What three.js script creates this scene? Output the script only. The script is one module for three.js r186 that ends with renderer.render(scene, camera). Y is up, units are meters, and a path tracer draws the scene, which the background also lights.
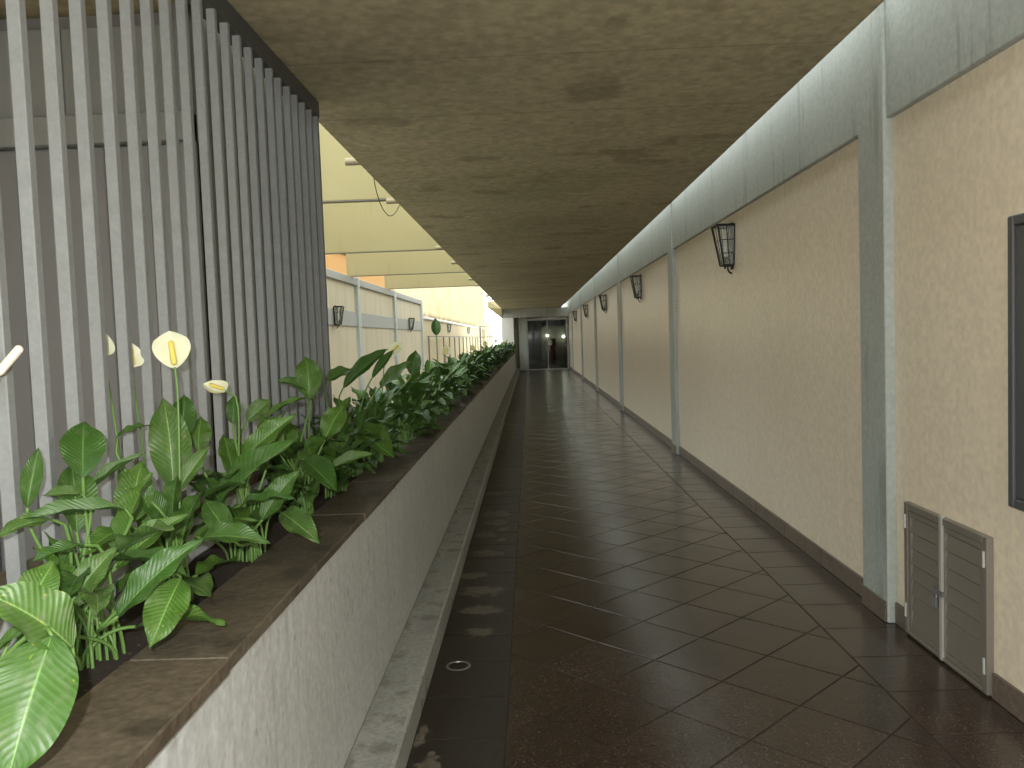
import * as THREE from 'three';
import { ConvexGeometry } from 'three/addons/geometries/ConvexGeometry.js';
import { mergeGeometries, mergeVertices } from 'three/addons/utils/BufferGeometryUtils.js';

// ---------------------------------------------------------------- camera, sky, flash, exposure
const scene = new THREE.Scene();
const camera = new THREE.PerspectiveCamera(2 * Math.atan(384 / 828) * 180 / Math.PI, 1024 / 768, 0.05, 300);
camera.position.set(0, 1.6, 0);
camera.rotation.set(-0.05555, 0.02305, -0.03558, 'YXZ');
scene.add(camera);
const renderer = new THREE.WebGLRenderer({ antialias: true });
renderer.toneMapping = THREE.LinearToneMapping;
renderer.toneMappingExposure = 1.18;
renderer.shadowMap.enabled = true;
scene.background = new THREE.Color().setRGB(0.94, 1.0, 0.98);   // even overcast sky
scene.backgroundIntensity = 3.0;
// the photographer's flash, a little above and left of the lens: it throws the hard shadows right behind leaves and flowers
const flash = new THREE.PointLight(new THREE.Color().setRGB(1, 0.99, 0.97), 13.5, 0, 2);
flash.position.set(-0.085, 1.69, 0.0);
flash.shadow.radius = 0.8;
flash.castShadow = true;
scene.add(flash);

// ---------------------------------------------------------------- helpers
let seed = 12345;
const rnd = () => { seed = (seed * 1664525 + 1013904223) >>> 0; return seed / 4294967296; };
const rr = (a, b) => a + (b - a) * rnd();
const V = (x, y, z) => new THREE.Vector3(x, y, z);
const names = new Map();
function numbered(n) { const k = names.get(n) ?? 0; names.set(n, k + 1); return k ? n + '_' + String(k).padStart(3, '0') : n; }
function tag(o, label, category, group) { o.userData.label = label; o.userData.category = category; if (group) o.userData.group = group; return o; }
function mesh(name, geo, mat, parent) {
  const m = new THREE.Mesh(geo, mat); m.castShadow = m.receiveShadow = true;
  m.name = parent ? name : numbered(name); (parent ?? scene).add(m); return m;
}
function thing(name, label, category, pos = [0, 0, 0], group) {
  const g = new THREE.Group(); g.name = numbered(name); g.position.set(...pos); scene.add(g);
  return tag(g, label, category, group);
}
function setting(name, label) { const g = new THREE.Group(); g.name = numbered(name); g.userData.kind = 'structure'; g.userData.label = label; g.userData.category = name.split('_')[0]; scene.add(g); return g; }
// uv in metres, taken from the dominant direction of each face
function metreUV(g, ox = 0, oy = 0, oz = 0) {
  if (g.index) g = g.toNonIndexed();
  const p = g.attributes.position, uv = new Float32Array(p.count * 2), a = V(), b = V(), c = V();
  for (let i = 0; i < p.count; i += 3) {
    a.fromBufferAttribute(p, i); b.fromBufferAttribute(p, i + 1); c.fromBufferAttribute(p, i + 2);
    const n = b.clone().sub(a).cross(c.clone().sub(a)), x = Math.abs(n.x), y = Math.abs(n.y), z = Math.abs(n.z);
    [a, b, c].forEach((q, k) => {
      const [u, w] = x >= y && x >= z ? [q.z + oz, q.y + oy] : y >= z ? [q.x + ox, q.z + oz] : [q.x + ox, q.y + oy];
      uv[(i + k) * 2] = u; uv[(i + k) * 2 + 1] = w;
    });
  }
  g.setAttribute('uv', new THREE.BufferAttribute(uv, 2));
  return g;
}
function box(x0, x1, y0, y1, z0, z1) { return metreUV(new THREE.BoxGeometry(x1 - x0, y1 - y0, z1 - z0).translate((x0 + x1) / 2, (y0 + y1) / 2, (z0 + z1) / 2)); }
function cbox(x0, x1, y0, y1, z0, z1, c = 0.004) {       // box with chamfered edges
  const P = [];
  for (const [X, i] of [[x0, 1], [x1, -1]]) for (const [Y, j] of [[y0, 1], [y1, -1]]) for (const [Z, k] of [[z0, 1], [z1, -1]])
    P.push(V(X, Y + j * c, Z + k * c), V(X + i * c, Y, Z + k * c), V(X + i * c, Y + j * c, Z));
  return metreUV(new ConvexGeometry(P));
}
function bar(a, b, w, d) {                               // square bar from a to b
  const v = b.clone().sub(a), g = new THREE.BoxGeometry(w, v.length(), d ?? w);
  g.applyQuaternion(new THREE.Quaternion().setFromUnitVectors(V(0, 1, 0), v.clone().normalize()));
  return metreUV(g.translate((a.x + b.x) / 2, (a.y + b.y) / 2, (a.z + b.z) / 2));
}
function rod(a, b, r, seg = 8) {
  const v = b.clone().sub(a), g = new THREE.CylinderGeometry(r, r, v.length(), seg);
  g.applyQuaternion(new THREE.Quaternion().setFromUnitVectors(V(0, 1, 0), v.clone().normalize()));
  return g.translate((a.x + b.x) / 2, (a.y + b.y) / 2, (a.z + b.z) / 2);
}
const flat = (gs) => mergeGeometries(gs.map((g) => { const q = g.index ? g.toNonIndexed() : g; for (const k of Object.keys(q.attributes)) if (!['position', 'normal', 'uv'].includes(k)) q.deleteAttribute(k); return q; }));

// tileable value noise
function hash(x, y, s) { let h = (x * 374761393 + y * 668265263 + s * 2147483647) | 0; h = Math.imul(h ^ (h >>> 13), 1274126177); h ^= h >>> 16; return (h >>> 0) / 4294967296; }
function vn(u, v, px, py, s) {
  const x = u * px, y = v * py, xi = Math.floor(x), yi = Math.floor(y); let fx = x - xi, fy = y - yi;
  fx = fx * fx * (3 - 2 * fx); fy = fy * fy * (3 - 2 * fy);
  const X = (k) => ((xi + k) % px + px) % px, Y = (k) => ((yi + k) % py + py) % py;
  const a = hash(X(0), Y(0), s), b = hash(X(1), Y(0), s), c = hash(X(0), Y(1), s), d = hash(X(1), Y(1), s);
  return a + (b - a) * fx + (c - a) * fy + (a - b - c + d) * fx * fy;
}
function fbm(u, v, px, py, s, oct = 4) { let t = 0, w = 0, a = 1; for (let i = 0; i < oct; i++) { t += a * vn(u, v, px << i, py << i, s + i * 17); w += a; a *= 0.55; } return t / w; }
const sat = (x) => Math.min(1, Math.max(0, x));
const step = (a, b, x) => { const t = sat((x - a) / (b - a)); return t * t * (3 - 2 * t); };
// texture of W x H metres (uv in metres), fn(u, v) gives sRGB 0..255 or a grey 0..1
function tex(w, h, W, H, fn, colour = true) {
  const d = new Uint8Array(w * h * 4);
  for (let j = 0; j < h; j++) for (let i = 0; i < w; i++) {
    let c = fn((i + 0.5) / w, (j + 0.5) / h); if (!Array.isArray(c)) c = [c * 255, c * 255, c * 255];
    const o = (j * w + i) * 4; for (let k = 0; k < 3; k++) d[o + k] = Math.min(255, Math.max(0, c[k])); d[o + 3] = 255;
  }
  const t = new THREE.DataTexture(d, w, h, THREE.RGBAFormat);
  t.wrapS = t.wrapT = THREE.RepeatWrapping; t.magFilter = THREE.LinearFilter; t.minFilter = THREE.LinearMipmapLinearFilter; t.generateMipmaps = true;
  if (colour) t.colorSpace = THREE.SRGBColorSpace;
  t.repeat.set(1 / W, 1 / H); t.needsUpdate = true; return t;
}
const mix = (a, b, t) => a.map((x, i) => x + (b[i] - x) * t);
const std = (o) => new THREE.MeshStandardMaterial(o);
const phys = (o) => new THREE.MeshPhysicalMaterial(o);
const srgb = (r, g, b) => new THREE.Color().setRGB(r / 255, g / 255, b / 255, THREE.SRGBColorSpace);

// ---------------------------------------------------------------- materials
const M = {};
{
  // bare concrete soffit: blotches, streaks across the corridor from the formwork boards, dark stains
  const f = (u, v) => {
    const streak = fbm(u, v, 2, 48, 3, 4), blot = fbm(u, v, 4, 8, 9, 5), fine = fbm(u, v, 90, 180, 21, 3), dark = step(0.60, 0.78, fbm(u, v, 10, 22, 33, 5));
    let c = mix([150, 140, 112], [190, 178, 146], sat(0.1 + 0.9 * (0.35 * streak + 0.65 * blot)));
    c = mix(c, [108, 98, 76], 0.4 * dark); c = mix(c, [142, 142, 108], 0.35 * step(0.5, 0.75, fbm(u, v, 3, 9, 71, 3)));
    const joint = Math.abs(((v * 8) % 1) - 0.5) > 0.496 ? 0.88 : 1;
    return c.map((x) => x * (0.86 + 0.28 * fine) * joint);
  };
  const b = (u, v) => 0.6 * fbm(u, v, 40, 90, 5, 4) + 0.4 * fbm(u, v, 3, 60, 6, 3);
  M.concrete = std({ map: tex(1024, 1024, 4.2, 8.4, f), bumpMap: tex(512, 512, 4.2, 8.4, b, false), bumpScale: 0.006, roughness: 0.9 });
  // cream wall paint, satin, with faint rub marks and runs
  const cw = (u, v) => {
    const big = fbm(u, v, 3, 3, 41, 4), run = fbm(u, v, 60, 3, 43, 4), fine = fbm(u, v, 120, 120, 47, 2);
    let c = mix([226, 212, 188], [234, 221, 198], big); c = mix(c, [214, 199, 173], 0.15 * step(0.55, 0.8, run));
    c = mix(c, [238, 228, 208], 0.4 * step(0.74, 0.86, fbm(u, v, 22, 5, 49, 4))); return c.map((x) => x * (0.95 + 0.1 * fine));
  };
  const cb = (u, v) => 0.55 * fbm(u, v, 6, 6, 51, 3) + 0.3 * fbm(u, v, 34, 34, 52, 3) + 0.15 * fbm(u, v, 150, 150, 53, 2);
  M.cream = std({ map: tex(1024, 1024, 3.1, 3.1, cw), bumpMap: tex(512, 512, 3.1, 3.1, cb, false), bumpScale: 0.003, roughness: 0.34 });
  // grey wall paint
  const gw = (u, v) => { const big = fbm(u, v, 3, 3, 61, 4), run = step(0.58, 0.8, fbm(u, v, 50, 4, 63, 4)), fine = fbm(u, v, 130, 130, 67, 2); let c = mix([160, 166, 160], [174, 179, 172], big); c = mix(c, [120, 122, 112], 0.4 * run); return c.map((x) => x * (0.94 + 0.12 * fine)); };
  M.grey = std({ map: tex(1024, 1024, 2.7, 2.7, gw), roughness: 0.5 });
  // planter wall: grey paint with dark drip runs and pale lime runs
  const pw = (u, v) => {
    const big = fbm(u, v, 4, 3, 81, 4), run = fbm(u, v, 80, 2, 83, 4), pale = step(0.72, 0.84, fbm(u, v, 70, 2, 85, 4)), fine = fbm(u, v, 140, 140, 87, 2);
    let c = mix([180, 183, 183], [195, 198, 197], big); c = mix(c, [150, 149, 143], 0.28 * step(0.55, 0.82, run)); c = mix(c, [214, 214, 209], 0.35 * pale);
    c = mix(c, [110, 106, 98], 0.3 * step(0.76, 0.84, fbm(u, v, 40, 30, 89, 3))); return c.map((x) => x * (0.93 + 0.14 * fine));
  };
  M.planter = std({ map: tex(1024, 1024, 2.3, 2.3, pw), bumpMap: tex(512, 512, 2.3, 2.3, (u, v) => fbm(u, v, 60, 40, 91, 4), false), bumpScale: 0.003, roughness: 0.55 });
  const kb = (u, v) => { const a = fbm(u, v, 8, 8, 95, 5), f2 = fbm(u, v, 120, 120, 97, 2); let c = mix([134, 136, 132], [166, 167, 161], a); c = mix(c, [100, 98, 92], 0.5 * step(0.6, 0.75, fbm(u, v, 12, 12, 99, 4))); return c.map((x) => x * (0.9 + 0.2 * f2)); };
  M.kerb = std({ map: tex(512, 512, 1.4, 1.4, kb), roughness: 0.6 });
  // floor tiles: dark brown, speckled, wet
  const tc = (k) => (u, v) => { const s = fbm(u, v, 110, 110, 101 + k, 2), b2 = fbm(u, v, 7, 7, 103 + k, 4), sp = step(0.66, 0.8, vn(u, v, 210, 210, 105 + k)); let c = mix([44, 37, 32], [69, 58, 50], 0.55 * b2 + 0.45 * s); c = mix(c, [132, 112, 94], 0.35 * sp); return c; };
  const tb = tex(512, 512, 1.1, 1.1, (u, v) => 0.5 * fbm(u, v, 130, 130, 111, 2) + 0.5 * fbm(u, v, 18, 18, 113, 3), false);
  const tr = tex(512, 512, 2.9, 2.9, (u, v) => 0.55 + 0.45 * fbm(u, v, 14, 14, 115, 5), false);
  M.tiles = [0, 1, 2].map((k) => std({ map: tex(512, 512, 1.1, 1.1, tc(k * 20)), bumpMap: tb, bumpScale: 0.0007, roughnessMap: tr, roughness: 0.29, color: srgb(...[[255, 252, 250], [240, 236, 233], [248, 242, 237]][k]) }));
  M.grout = std({ color: srgb(40, 33, 29), roughness: 0.7 });
  // gutter strip beside the kerb: darker tiles with paler irregular patches, u over x -0.53..-0.15, v over z -11..-1
  const patch = [[-.44, -5.54, .11, .07], [-.36, -5.17, .16, .09], [-.34, -4.81, .14, .09], [-.33, -4.44, .08, .07], [-.49, -3.26, .03, .10], [-.44, -3.05, .06, .05], [-.40, -8.48, .12, .08], [-.36, -7.5, .14, .13], [-.36, -7.13, .14, .1], [-.41, -6.68, .1, .1], [-.27, -6.89, .05, .06], [-.28, -6.53, .04, .04], [-.37, -6.1, .13, .1]];
  const sc = (u, v) => {
    const x = -0.53 + 0.4 * u, z = -11 + 10 * v; let m = 0;
    const nx = 0.05 * (fbm(u, v, 10, 120, 121, 3) - 0.5), nz = 0.16 * (fbm(u, v, 8, 150, 123, 3) - 0.5);
    for (const [px, pz, a, b2] of patch) m = Math.max(m, 1 - step(0.75, 1.1, Math.hypot((x - px + nx) / a, (z - pz + nz) / b2)));
    m *= 0.55 + 0.6 * fbm(u, v, 30, 400, 127, 3);
    return mix(mix([33, 29, 26], [50, 43, 38], fbm(u, v, 20, 400, 125, 4)), [106, 99, 88], sat(m));
  };
  M.strip = std({ map: tex(128, 2048, 0.4, 10, sc), bumpMap: tb, bumpScale: 0.001, roughness: 0.42 });
  M.strip.map.offset.set(0.53 / 0.4, 1.1);
  const st = (u, v) => { const a = fbm(u, v, 6, 6, 131, 5), f2 = fbm(u, v, 120, 120, 133, 3); let c = mix([74, 69, 60], [104, 97, 85], a); c = mix(c, [54, 49, 43], 0.6 * step(0.55, 0.75, fbm(u, v, 9, 9, 135, 4))); return c.map((x) => x * (0.8 + 0.4 * f2)); };
  const stm = tex(512, 512, 1.3, 1.3, st), stb = tex(256, 256, 1.3, 1.3, (u, v) => fbm(u, v, 60, 60, 137, 3), false);
  M.stone = [[255, 250, 240], [230, 222, 214], [244, 234, 224]].map((c) => std({ map: stm, bumpMap: stb, bumpScale: 0.003, roughness: 0.62, color: srgb(...c) }));
  M.stoneBrown = std({ map: stm, bumpMap: stb, bumpScale: 0.003, roughness: 0.6, color: srgb(250, 240, 228) });
  const so = (u, v) => { const a = fbm(u, v, 30, 30, 141, 5), b2 = vn(u, v, 180, 180, 143); return mix(mix([34, 26, 22], [66, 52, 45], a), [128, 112, 98], 0.7 * step(0.86, 0.96, b2)); };
  M.soil = std({ map: tex(512, 512, 1.2, 1.2, so), roughness: 0.95 });
  const sl = (u, v) => { const a = fbm(u, v, 10, 6, 151, 4), f2 = fbm(u, v, 120, 120, 153, 3); let c = mix([124, 127, 127], [133, 136, 136], a); c = mix(c, [108, 112, 109], 0.3 * step(0.6, 0.8, fbm(u, v, 20, 30, 155, 4))); return c.map((x) => x * (0.95 + 0.1 * f2)); };
  M.slat = std({ map: tex(512, 512, 1.1, 1.1, sl), roughness: 0.55 });
  M.darkRail = std({ color: srgb(70, 72, 70), roughness: 0.6 });
  M.sheet = std({ color: srgb(132, 132, 136), roughness: 0.45, metalness: 0.2 });
  M.sheetRail = std({ color: srgb(142, 144, 144), roughness: 0.5 });
  const sk = (u, v) => { const a = fbm(u, v, 10, 10, 161, 5); return mix([88, 76, 64], [118, 104, 90], a).map((x) => x * (0.85 + 0.3 * fbm(u, v, 90, 90, 163, 2))); };
  M.skirting = std({ map: tex(512, 512, 1.5, 1.5, sk), roughness: 0.4 });
  M.black = std({ color: srgb(26, 26, 25), roughness: 0.5, metalness: 0.4 });
  M.frost = phys({ color: srgb(232, 234, 228), roughness: 0.25, transmission: 0.8, thickness: 0 });
  M.bulb = std({ color: srgb(236, 236, 228), roughness: 0.3 });
  M.ventMetal = std({ color: srgb(132, 125, 114), roughness: 0.45, metalness: 0.35 });
  M.ventBright = std({ color: srgb(196, 194, 186), roughness: 0.3, metalness: 0.5 });
  M.panelGrey = std({ color: srgb(84, 86, 88), roughness: 0.45, metalness: 0.2 });
  M.steel = std({ color: srgb(150, 150, 148), roughness: 0.3, metalness: 0.8 });
  M.tube = std({ color: srgb(150, 138, 112), roughness: 0.5, metalness: 0.3 });
  M.wire = std({ color: srgb(48, 42, 36), roughness: 0.7 });
  const yw = (u, v) => { const run = fbm(u, v, 46, 2, 171, 4), a = fbm(u, v, 4, 4, 173, 4); let c = mix([184, 171, 144], [196, 184, 158], a); c = mix(c, [160, 146, 118], 0.5 * step(0.55, 0.8, run)); return c; };
  M.yard = std({ map: tex(512, 512, 4.3, 4.3, yw), roughness: 0.8 });
  M.yardGrey = std({ color: srgb(154, 152, 145), roughness: 0.7 });
  const bm = (u, v) => { const a = fbm(u, v, 3, 3, 181, 4), run = step(0.62, 0.8, fbm(u, v, 40, 3, 183, 4)); return mix(mix([150, 139, 98], [158, 148, 107], a), [138, 126, 86], 0.3 * run); };
  M.beam = std({ map: tex(512, 512, 3.4, 3.4, bm), roughness: 0.8 });
  M.orange = std({ color: srgb(196, 146, 82), roughness: 0.85 });
  M.pale = std({ map: M.yard.map, color: srgb(255, 250, 236), roughness: 0.85 });
  M.white = std({ color: srgb(222, 220, 214), roughness: 0.6 });
  M.iron = std({ color: srgb(96, 90, 82), roughness: 0.6 });
  M.ground = std({ map: tex(256, 256, 3, 3, (u, v) => mix([150, 146, 136], [178, 173, 162], fbm(u, v, 8, 8, 191, 5))), roughness: 0.8 });
  M.inside = std({ color: srgb(148, 144, 132), roughness: 0.7 });
  M.insideFloor = std({ color: srgb(96, 84, 74), roughness: 0.2 });
  M.glass = phys({ color: srgb(196, 206, 200), roughness: 0.02, transmission: 1, thickness: 0, ior: 1.5 });
  M.alu = std({ color: srgb(150, 152, 150), roughness: 0.35, metalness: 0.6 });
  M.red = std({ color: srgb(150, 52, 44), roughness: 0.6 });
  M.paper = std({ color: srgb(236, 234, 226), roughness: 0.8 });
  M.grass = std({ color: srgb(140, 124, 92), roughness: 0.9 });
}

// ---------------------------------------------------------------- floor
const WX = 1.92, ZEND = -40;
const floor = setting('floor', 'wet dark brown tiled corridor floor laid diagonally between two border strips');
mesh('grout_bed', box(-0.74, WX + 0.2, -0.12, -0.004, ZEND - 12, 4), M.grout, floor);
{
  const clip = (poly, ax, lim, sgn) => { const out = []; for (let i = 0; i < poly.length; i++) { const a = poly[i], b = poly[(i + 1) % poly.length], da = sgn * (a[ax] - lim), db = sgn * (b[ax] - lim); if (da <= 0) out.push(a); if (da * db < 0) { const t = da / (da - db); out.push([a[0] + (b[0] - a[0]) * t, a[1] + (b[1] - a[1]) * t]); } } return out; };
  const inset = (poly, d) => {   // convex polygon, shrink every edge by d
    let area = 0; poly.forEach((a, i) => { const b = poly[(i + 1) % poly.length]; area += a[0] * b[1] - b[0] * a[1]; });
    if (Math.abs(area) < 0.003) return null; poly = poly.filter((a, i) => { const b = poly[(i + 1) % poly.length]; return Math.hypot(a[0] - b[0], a[1] - b[1]) > 0.014; }); if (poly.length < 3) return null; if (area < 0) poly = poly.slice().reverse();
    const n = poly.length, L = poly.map((a, i) => { const b = poly[(i + 1) % n], dx = b[0] - a[0], dz = b[1] - a[1], l = Math.hypot(dx, dz); return { p: [a[0] - dz / l * d, a[1] + dx / l * d], d: [dx / l, dz / l], l }; });
    return L.map((e, i) => { const q = L[(i + n - 1) % n], cr = q.d[0] * e.d[1] - q.d[1] * e.d[0]; const t = ((e.p[0] - q.p[0]) * e.d[1] - (e.p[1] - q.p[1]) * e.d[0]) / cr; return [q.p[0] + q.d[0] * t, q.p[1] + q.d[1] * t]; });
  };
  const tileGeo = (poly, lift, tx = 0, tz = 0) => {
    const lo = inset(poly, 0.003); if (!lo) return null; const hi = inset(lo, 0.0022); if (!hi) return null;
    const c0 = poly.reduce((t, p) => [t[0] + p[0] / poly.length, t[1] + p[1] / poly.length], [0, 0]); const P = []; const tri = (...v) => v.forEach((q) => P.push(...q)), n = lo.length, A = (q, y) => [q[0], y + tx * (q[0] - c0[0]) + tz * (q[1] - c0[1]), q[1]];   // laid a hair out of level
    for (let i = 0; i < n; i++) { const j = (i + 1) % n; for (const [p0, p1, y0, y1] of [[lo, lo, -0.008, lift - 0.0016], [lo, hi, lift - 0.0016, lift]]) { tri(A(p0[i], y0), A(p1[j], y1), A(p0[j], y0)); tri(A(p0[i], y0), A(p1[i], y1), A(p1[j], y1)); } }
    for (let i = 1; i < n - 1; i++) tri(A(hi[0], lift), A(hi[i + 1], lift), A(hi[i], lift));
    const g = new THREE.BufferGeometry(); g.setAttribute('position', new THREE.BufferAttribute(new Float32Array(P), 3)); g.computeVertexNormals(); return metreUV(g);
  };
  const polys = [], XL = -0.15, XR = 1.505, a = 0.378, b = 0.404, k = Math.SQRT1_2;
  for (let i = -70; i < 90; i++) for (let j = -70; j < 110; j++) {
    const P = (s, t) => [-0.565 + k * (a * (i + s) + b * (j + t)), -3.399 + k * (a * (i + s) - b * (j + t))];
    let q = [P(0, 0), P(1, 0), P(1, 1), P(0, 1)];
    q = clip(clip(clip(clip(q, 0, XL, -1), 0, XR, 1), 1, ZEND, -1), 1, 3.5, 1); if (q.length > 2) polys.push([q, 't']);
  }
  for (let z = 3.45; z > ZEND; z -= 0.39) { const z1 = Math.max(ZEND, z - 0.39); polys.push([[[XR, z], [WX - 0.002, z], [WX - 0.002, z1], [XR, z1]], 't']); const y = z - 0.055, y1 = Math.max(ZEND, y - 0.39); polys.push([[[-0.52, y], [XL, y], [XL, y1], [-0.52, y1]], 's']); }
  const cz = (q) => q.reduce((t, p) => t + p[1], 0) / q.length;
  const near = (q) => { const z = cz(q); return z < -1.9 ? -z : 100 + z; };
  polys.sort((p, q) => near(p[0]) - near(q[0]));
  let n = 0; const rest = [[], [], []], restS = [];
  polys.forEach(([q, kind], i) => {
    const z = cz(q), g = tileGeo(q, -0.0006 * hash(i, 3, 7), 0.0035 * (hash(i, 4, 7) - 0.5), 0.0035 * (hash(i, 5, 7) - 0.5)); if (!g) return;
    const m = kind === 's' ? M.strip : M.tiles[i * 7 % 3];
    if (n < 300 && z < -1.9) { mesh('tile', g, m, floor); n++; } else (kind === 's' ? restS : rest[i * 7 % 3]).push(g);
  });
  mesh('strip_tile_field', flat(restS), M.strip, floor).userData.kind = 'stuff';
  rest.forEach((r, i) => { const m = mesh('tile_field', flat(r), M.tiles[i], floor); m.userData.kind = 'stuff'; });
}
{ const g = setting('trim_1', 'low grey concrete kerb running along the foot of the planter wall');
  mesh('kerb', cbox(-0.705, -0.522, -0.02, 0.13, ZEND - 0.1, 3.5, 0.012), M.kerb, g); }

// ---------------------------------------------------------------- ceiling
const ceiling = setting('ceiling', 'bare stained concrete slab over the corridor with open strips along both sides');
mesh('slab', box(-1.28, 1.585, 3.0, 3.22, ZEND - 0.3, 0.9), M.concrete, ceiling);
mesh('added_upstand', box(1.465, 1.585, 3.22, 3.42, ZEND - 0.3, 0.9), M.concrete, ceiling);  // unseen edge beam, added to dim the daylight through the wall gap
mesh('slab_over_recess', box(-2.75, -1.28, 3.0, 3.22, -3.55, 0.9), M.concrete, ceiling);

// ---------------------------------------------------------------- right wall: bays, pillars, band, skirting
const wallR = setting('wall_right', 'cream painted wall with grey pillars and a grey band at the top');
const PZ = [8.23, 1.83, -4.57, -10.98, -17.4, -23.8, -30.2, -36.6];
for (let i = 0; i < PZ.length; i++) {
  const z1 = i ? PZ[i - 1] : 4, z0 = PZ[i]; if (z0 > 4) continue;
  if (i === 2) {                                        // this bay has the opening of the service hatch
    for (const [y0, y1, a, b] of [[0, 2.68, z0, -4.23], [0, 2.68, -3.494, z1], [0.67, 2.68, -4.23, -3.494], [0, 0.03, -4.23, -3.494]]) mesh('wall_panel', box(WX, WX + 0.12, y0, y1, a, b), M.cream, wallR);
    mesh('niche_back', box(WX + 0.12, WX + 0.2, 0, 0.75, -4.3, -3.4), M.cream, wallR);
    continue;
  }
  mesh('wall_panel', box(WX, WX + 0.12, 0, 2.68, z0, Math.min(4, z1)), M.cream, wallR);
}
mesh('wall_panel', box(WX, WX + 0.12, 0, 2.68, ZEND - 0.3, -36.6), M.cream, wallR);
PZ.slice(1).forEach((z, i) => {
  mesh('pillar', cbox(WX - 0.05, WX + 0.12, 0.0, 6.0, z - 0.165, z + 0.165, 0.006), M.grey, wallR);
  mesh('band', cbox(WX - 0.035, WX + 0.12, 2.668, 6.0, z - 6.4 + 0.165, z - 0.165, 0.006), M.grey, wallR);
});
mesh('band', cbox(WX - 0.035, WX + 0.12, 2.668, 6.0, 1.995, 4, 0.006), M.grey, wallR);
const baseR = setting('baseboard_right', 'dark brown tile skirting along the foot of the cream wall');
{
  let z = 3.9; const cuts = PZ.slice(1).map((p) => [p - 0.165, p + 0.165]);
  const piece = (z0, z1, x) => { if (z1 - z0 > 0.02) mesh('skirting_tile', cbox(x, WX + 0.02, 0.001, 0.115, z0 + 0.0015, z1 - 0.0015, 0.003), M.skirting, baseR); };
  for (const [a, b] of [...cuts, [ZEND, ZEND]]) {
    while (z > b + 0.01) {
      const n = Math.max(b, z - 0.8); 
      if (z <= -3.48 + 0.01 && z > -4.24) { z = -4.252; continue; }
      if (n < -3.472 && z > -3.472) { piece(-3.472, z, WX - 0.014); z = -4.252; continue; }
      piece(n, z, WX - 0.014); z = n;
    }
    if (a !== b) { mesh('skirting_tile', cbox(WX - 0.06, WX - 0.045, 0.001, 0.115, a, b - 0.012, 0.003), M.skirting, baseR); z = a; }
  }
}

// ---------------------------------------------------------------- planter
const planter = thing('planter', 'long raised planter with grey painted front and dark stone coping', 'planter');
mesh('front_wall', cbox(-0.86, -0.70, 0.0, 0.886, ZEND + 0.05, 3.4, 0.004), M.planter, planter);
mesh('back_wall', box(-1.30, -1.16, 0.0, 0.86, ZEND + 0.05, 3.4), M.planter, planter);
{
  let z = 3.3, i = 0;                                   // coping slabs, joints near z -1.77
  z = -1.775 + 0.76 * 6;
  while (z > ZEND + 0.15) {
    const z1 = Math.max(ZEND + 0.05, z - 0.76), near = i === 5, dx = 0.006 * (hash(i, 1, 5) - 0.5), dy = 0.006 * (hash(i, 2, 5) - 0.5);
    mesh('coping_slab', cbox(-0.915 + dx, -0.690 + dx + (near ? 0.008 : 0), 0.882, 0.915 + dy + (near ? 0.004 : 0), z1 + 0.002, z - 0.002, 0.004), near ? M.stoneBrown : M.stone[i % 3], planter);
    z = z1; i++;
  }
  const g = new THREE.PlaneGeometry(0.38, 43.2, 14, 700).rotateX(-Math.PI / 2).translate(-1.08, 0, -18.3), p = g.attributes.position;
  for (let k = 0; k < p.count; k++) p.setY(k, 0.888 + 0.035 * (fbm(p.getX(k) / 4 + 2, p.getZ(k) / 44 + 2, 24, 300, 201, 4) - 0.45));
  g.computeVertexNormals(); mesh('soil', metreUV(g), M.soil, planter);
  for (let k = 0; k < 8; k++) mesh('back_coping_slab', cbox(-1.30, -1.125, 1.05, 1.08, -4.84 + 0.76 * k + 0.002, -4.84 + 0.76 * (k + 1) - 0.002, 0.004), M.stoneBrown, planter);
  mesh('screen_plinth', box(-1.30, -1.16, 0.86, 1.05, -4.84, 1.3), M.planter, planter);
}

// ---------------------------------------------------------------- slat screen and the recess behind it
const screen = thing('slat_screen', 'tall grey screen of vertical slats standing behind the planter up to the ceiling', 'screen');
{
  const s = cbox(-1.203, -1.170, 1.08, 2.915, -0.015, 0.015, 0.003);
  for (let k = -7; k < 21; k++) { const m = mesh('slat', s, M.slat, screen); m.position.z = -1.962 - 0.1414 * k - 0.015; m.position.x = 0.003 * (hash(k + 9, 1, 3) - 0.5); }
  mesh('top_rail', cbox(-1.25, -1.168, 2.905, 2.999, -4.84, 0.3, 0.004), M.darkRail, screen);
  mesh('end_post', cbox(-1.26, -1.172, 1.08, 2.91, -4.835, -4.80, 0.003), M.slat, screen);
}
const recess = setting('wall_recess', 'grey sheet wall with a cross rail behind the slats');
mesh('sheet_side', box(-1.40, -1.335, 0.9, 3.0, -4.83, -3.4), M.sheet, recess);
mesh('sheet_lower', box(-2.75, -1.335, 0.0, 2.45, -3.5, -3.42), M.sheet, recess);
for (let k = 0; k < 8; k++) { const x = -1.34 - 0.185 * k; mesh('rib', cbox(x - 0.185 + 0.012, x - 0.006, 0.2, 2.44, -3.425, -3.402, 0.004), M.sheet, recess); mesh('upper_rib', cbox(x - 0.185 + 0.02, x - 0.006, 2.57, 2.93, -3.45, -3.42, 0.006), M.sheetRail, recess); }
mesh('cross_rail', cbox(-2.75, -1.335, 2.445, 2.562, -3.43, -3.36, 0.004), M.sheetRail, recess);
mesh('sheet_upper', box(-2.75, -1.335, 2.45, 2.985, -3.5, -3.45), M.sheet, recess);
mesh('side_wall', box(-2.85, -2.75, 0, 3.2, -3.5, 0.9), M.cream, recess);
mesh('recess_floor', box(-2.75, -1.31, -0.12, 0.0, -3.5, 3.4), M.ground, recess);

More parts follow.
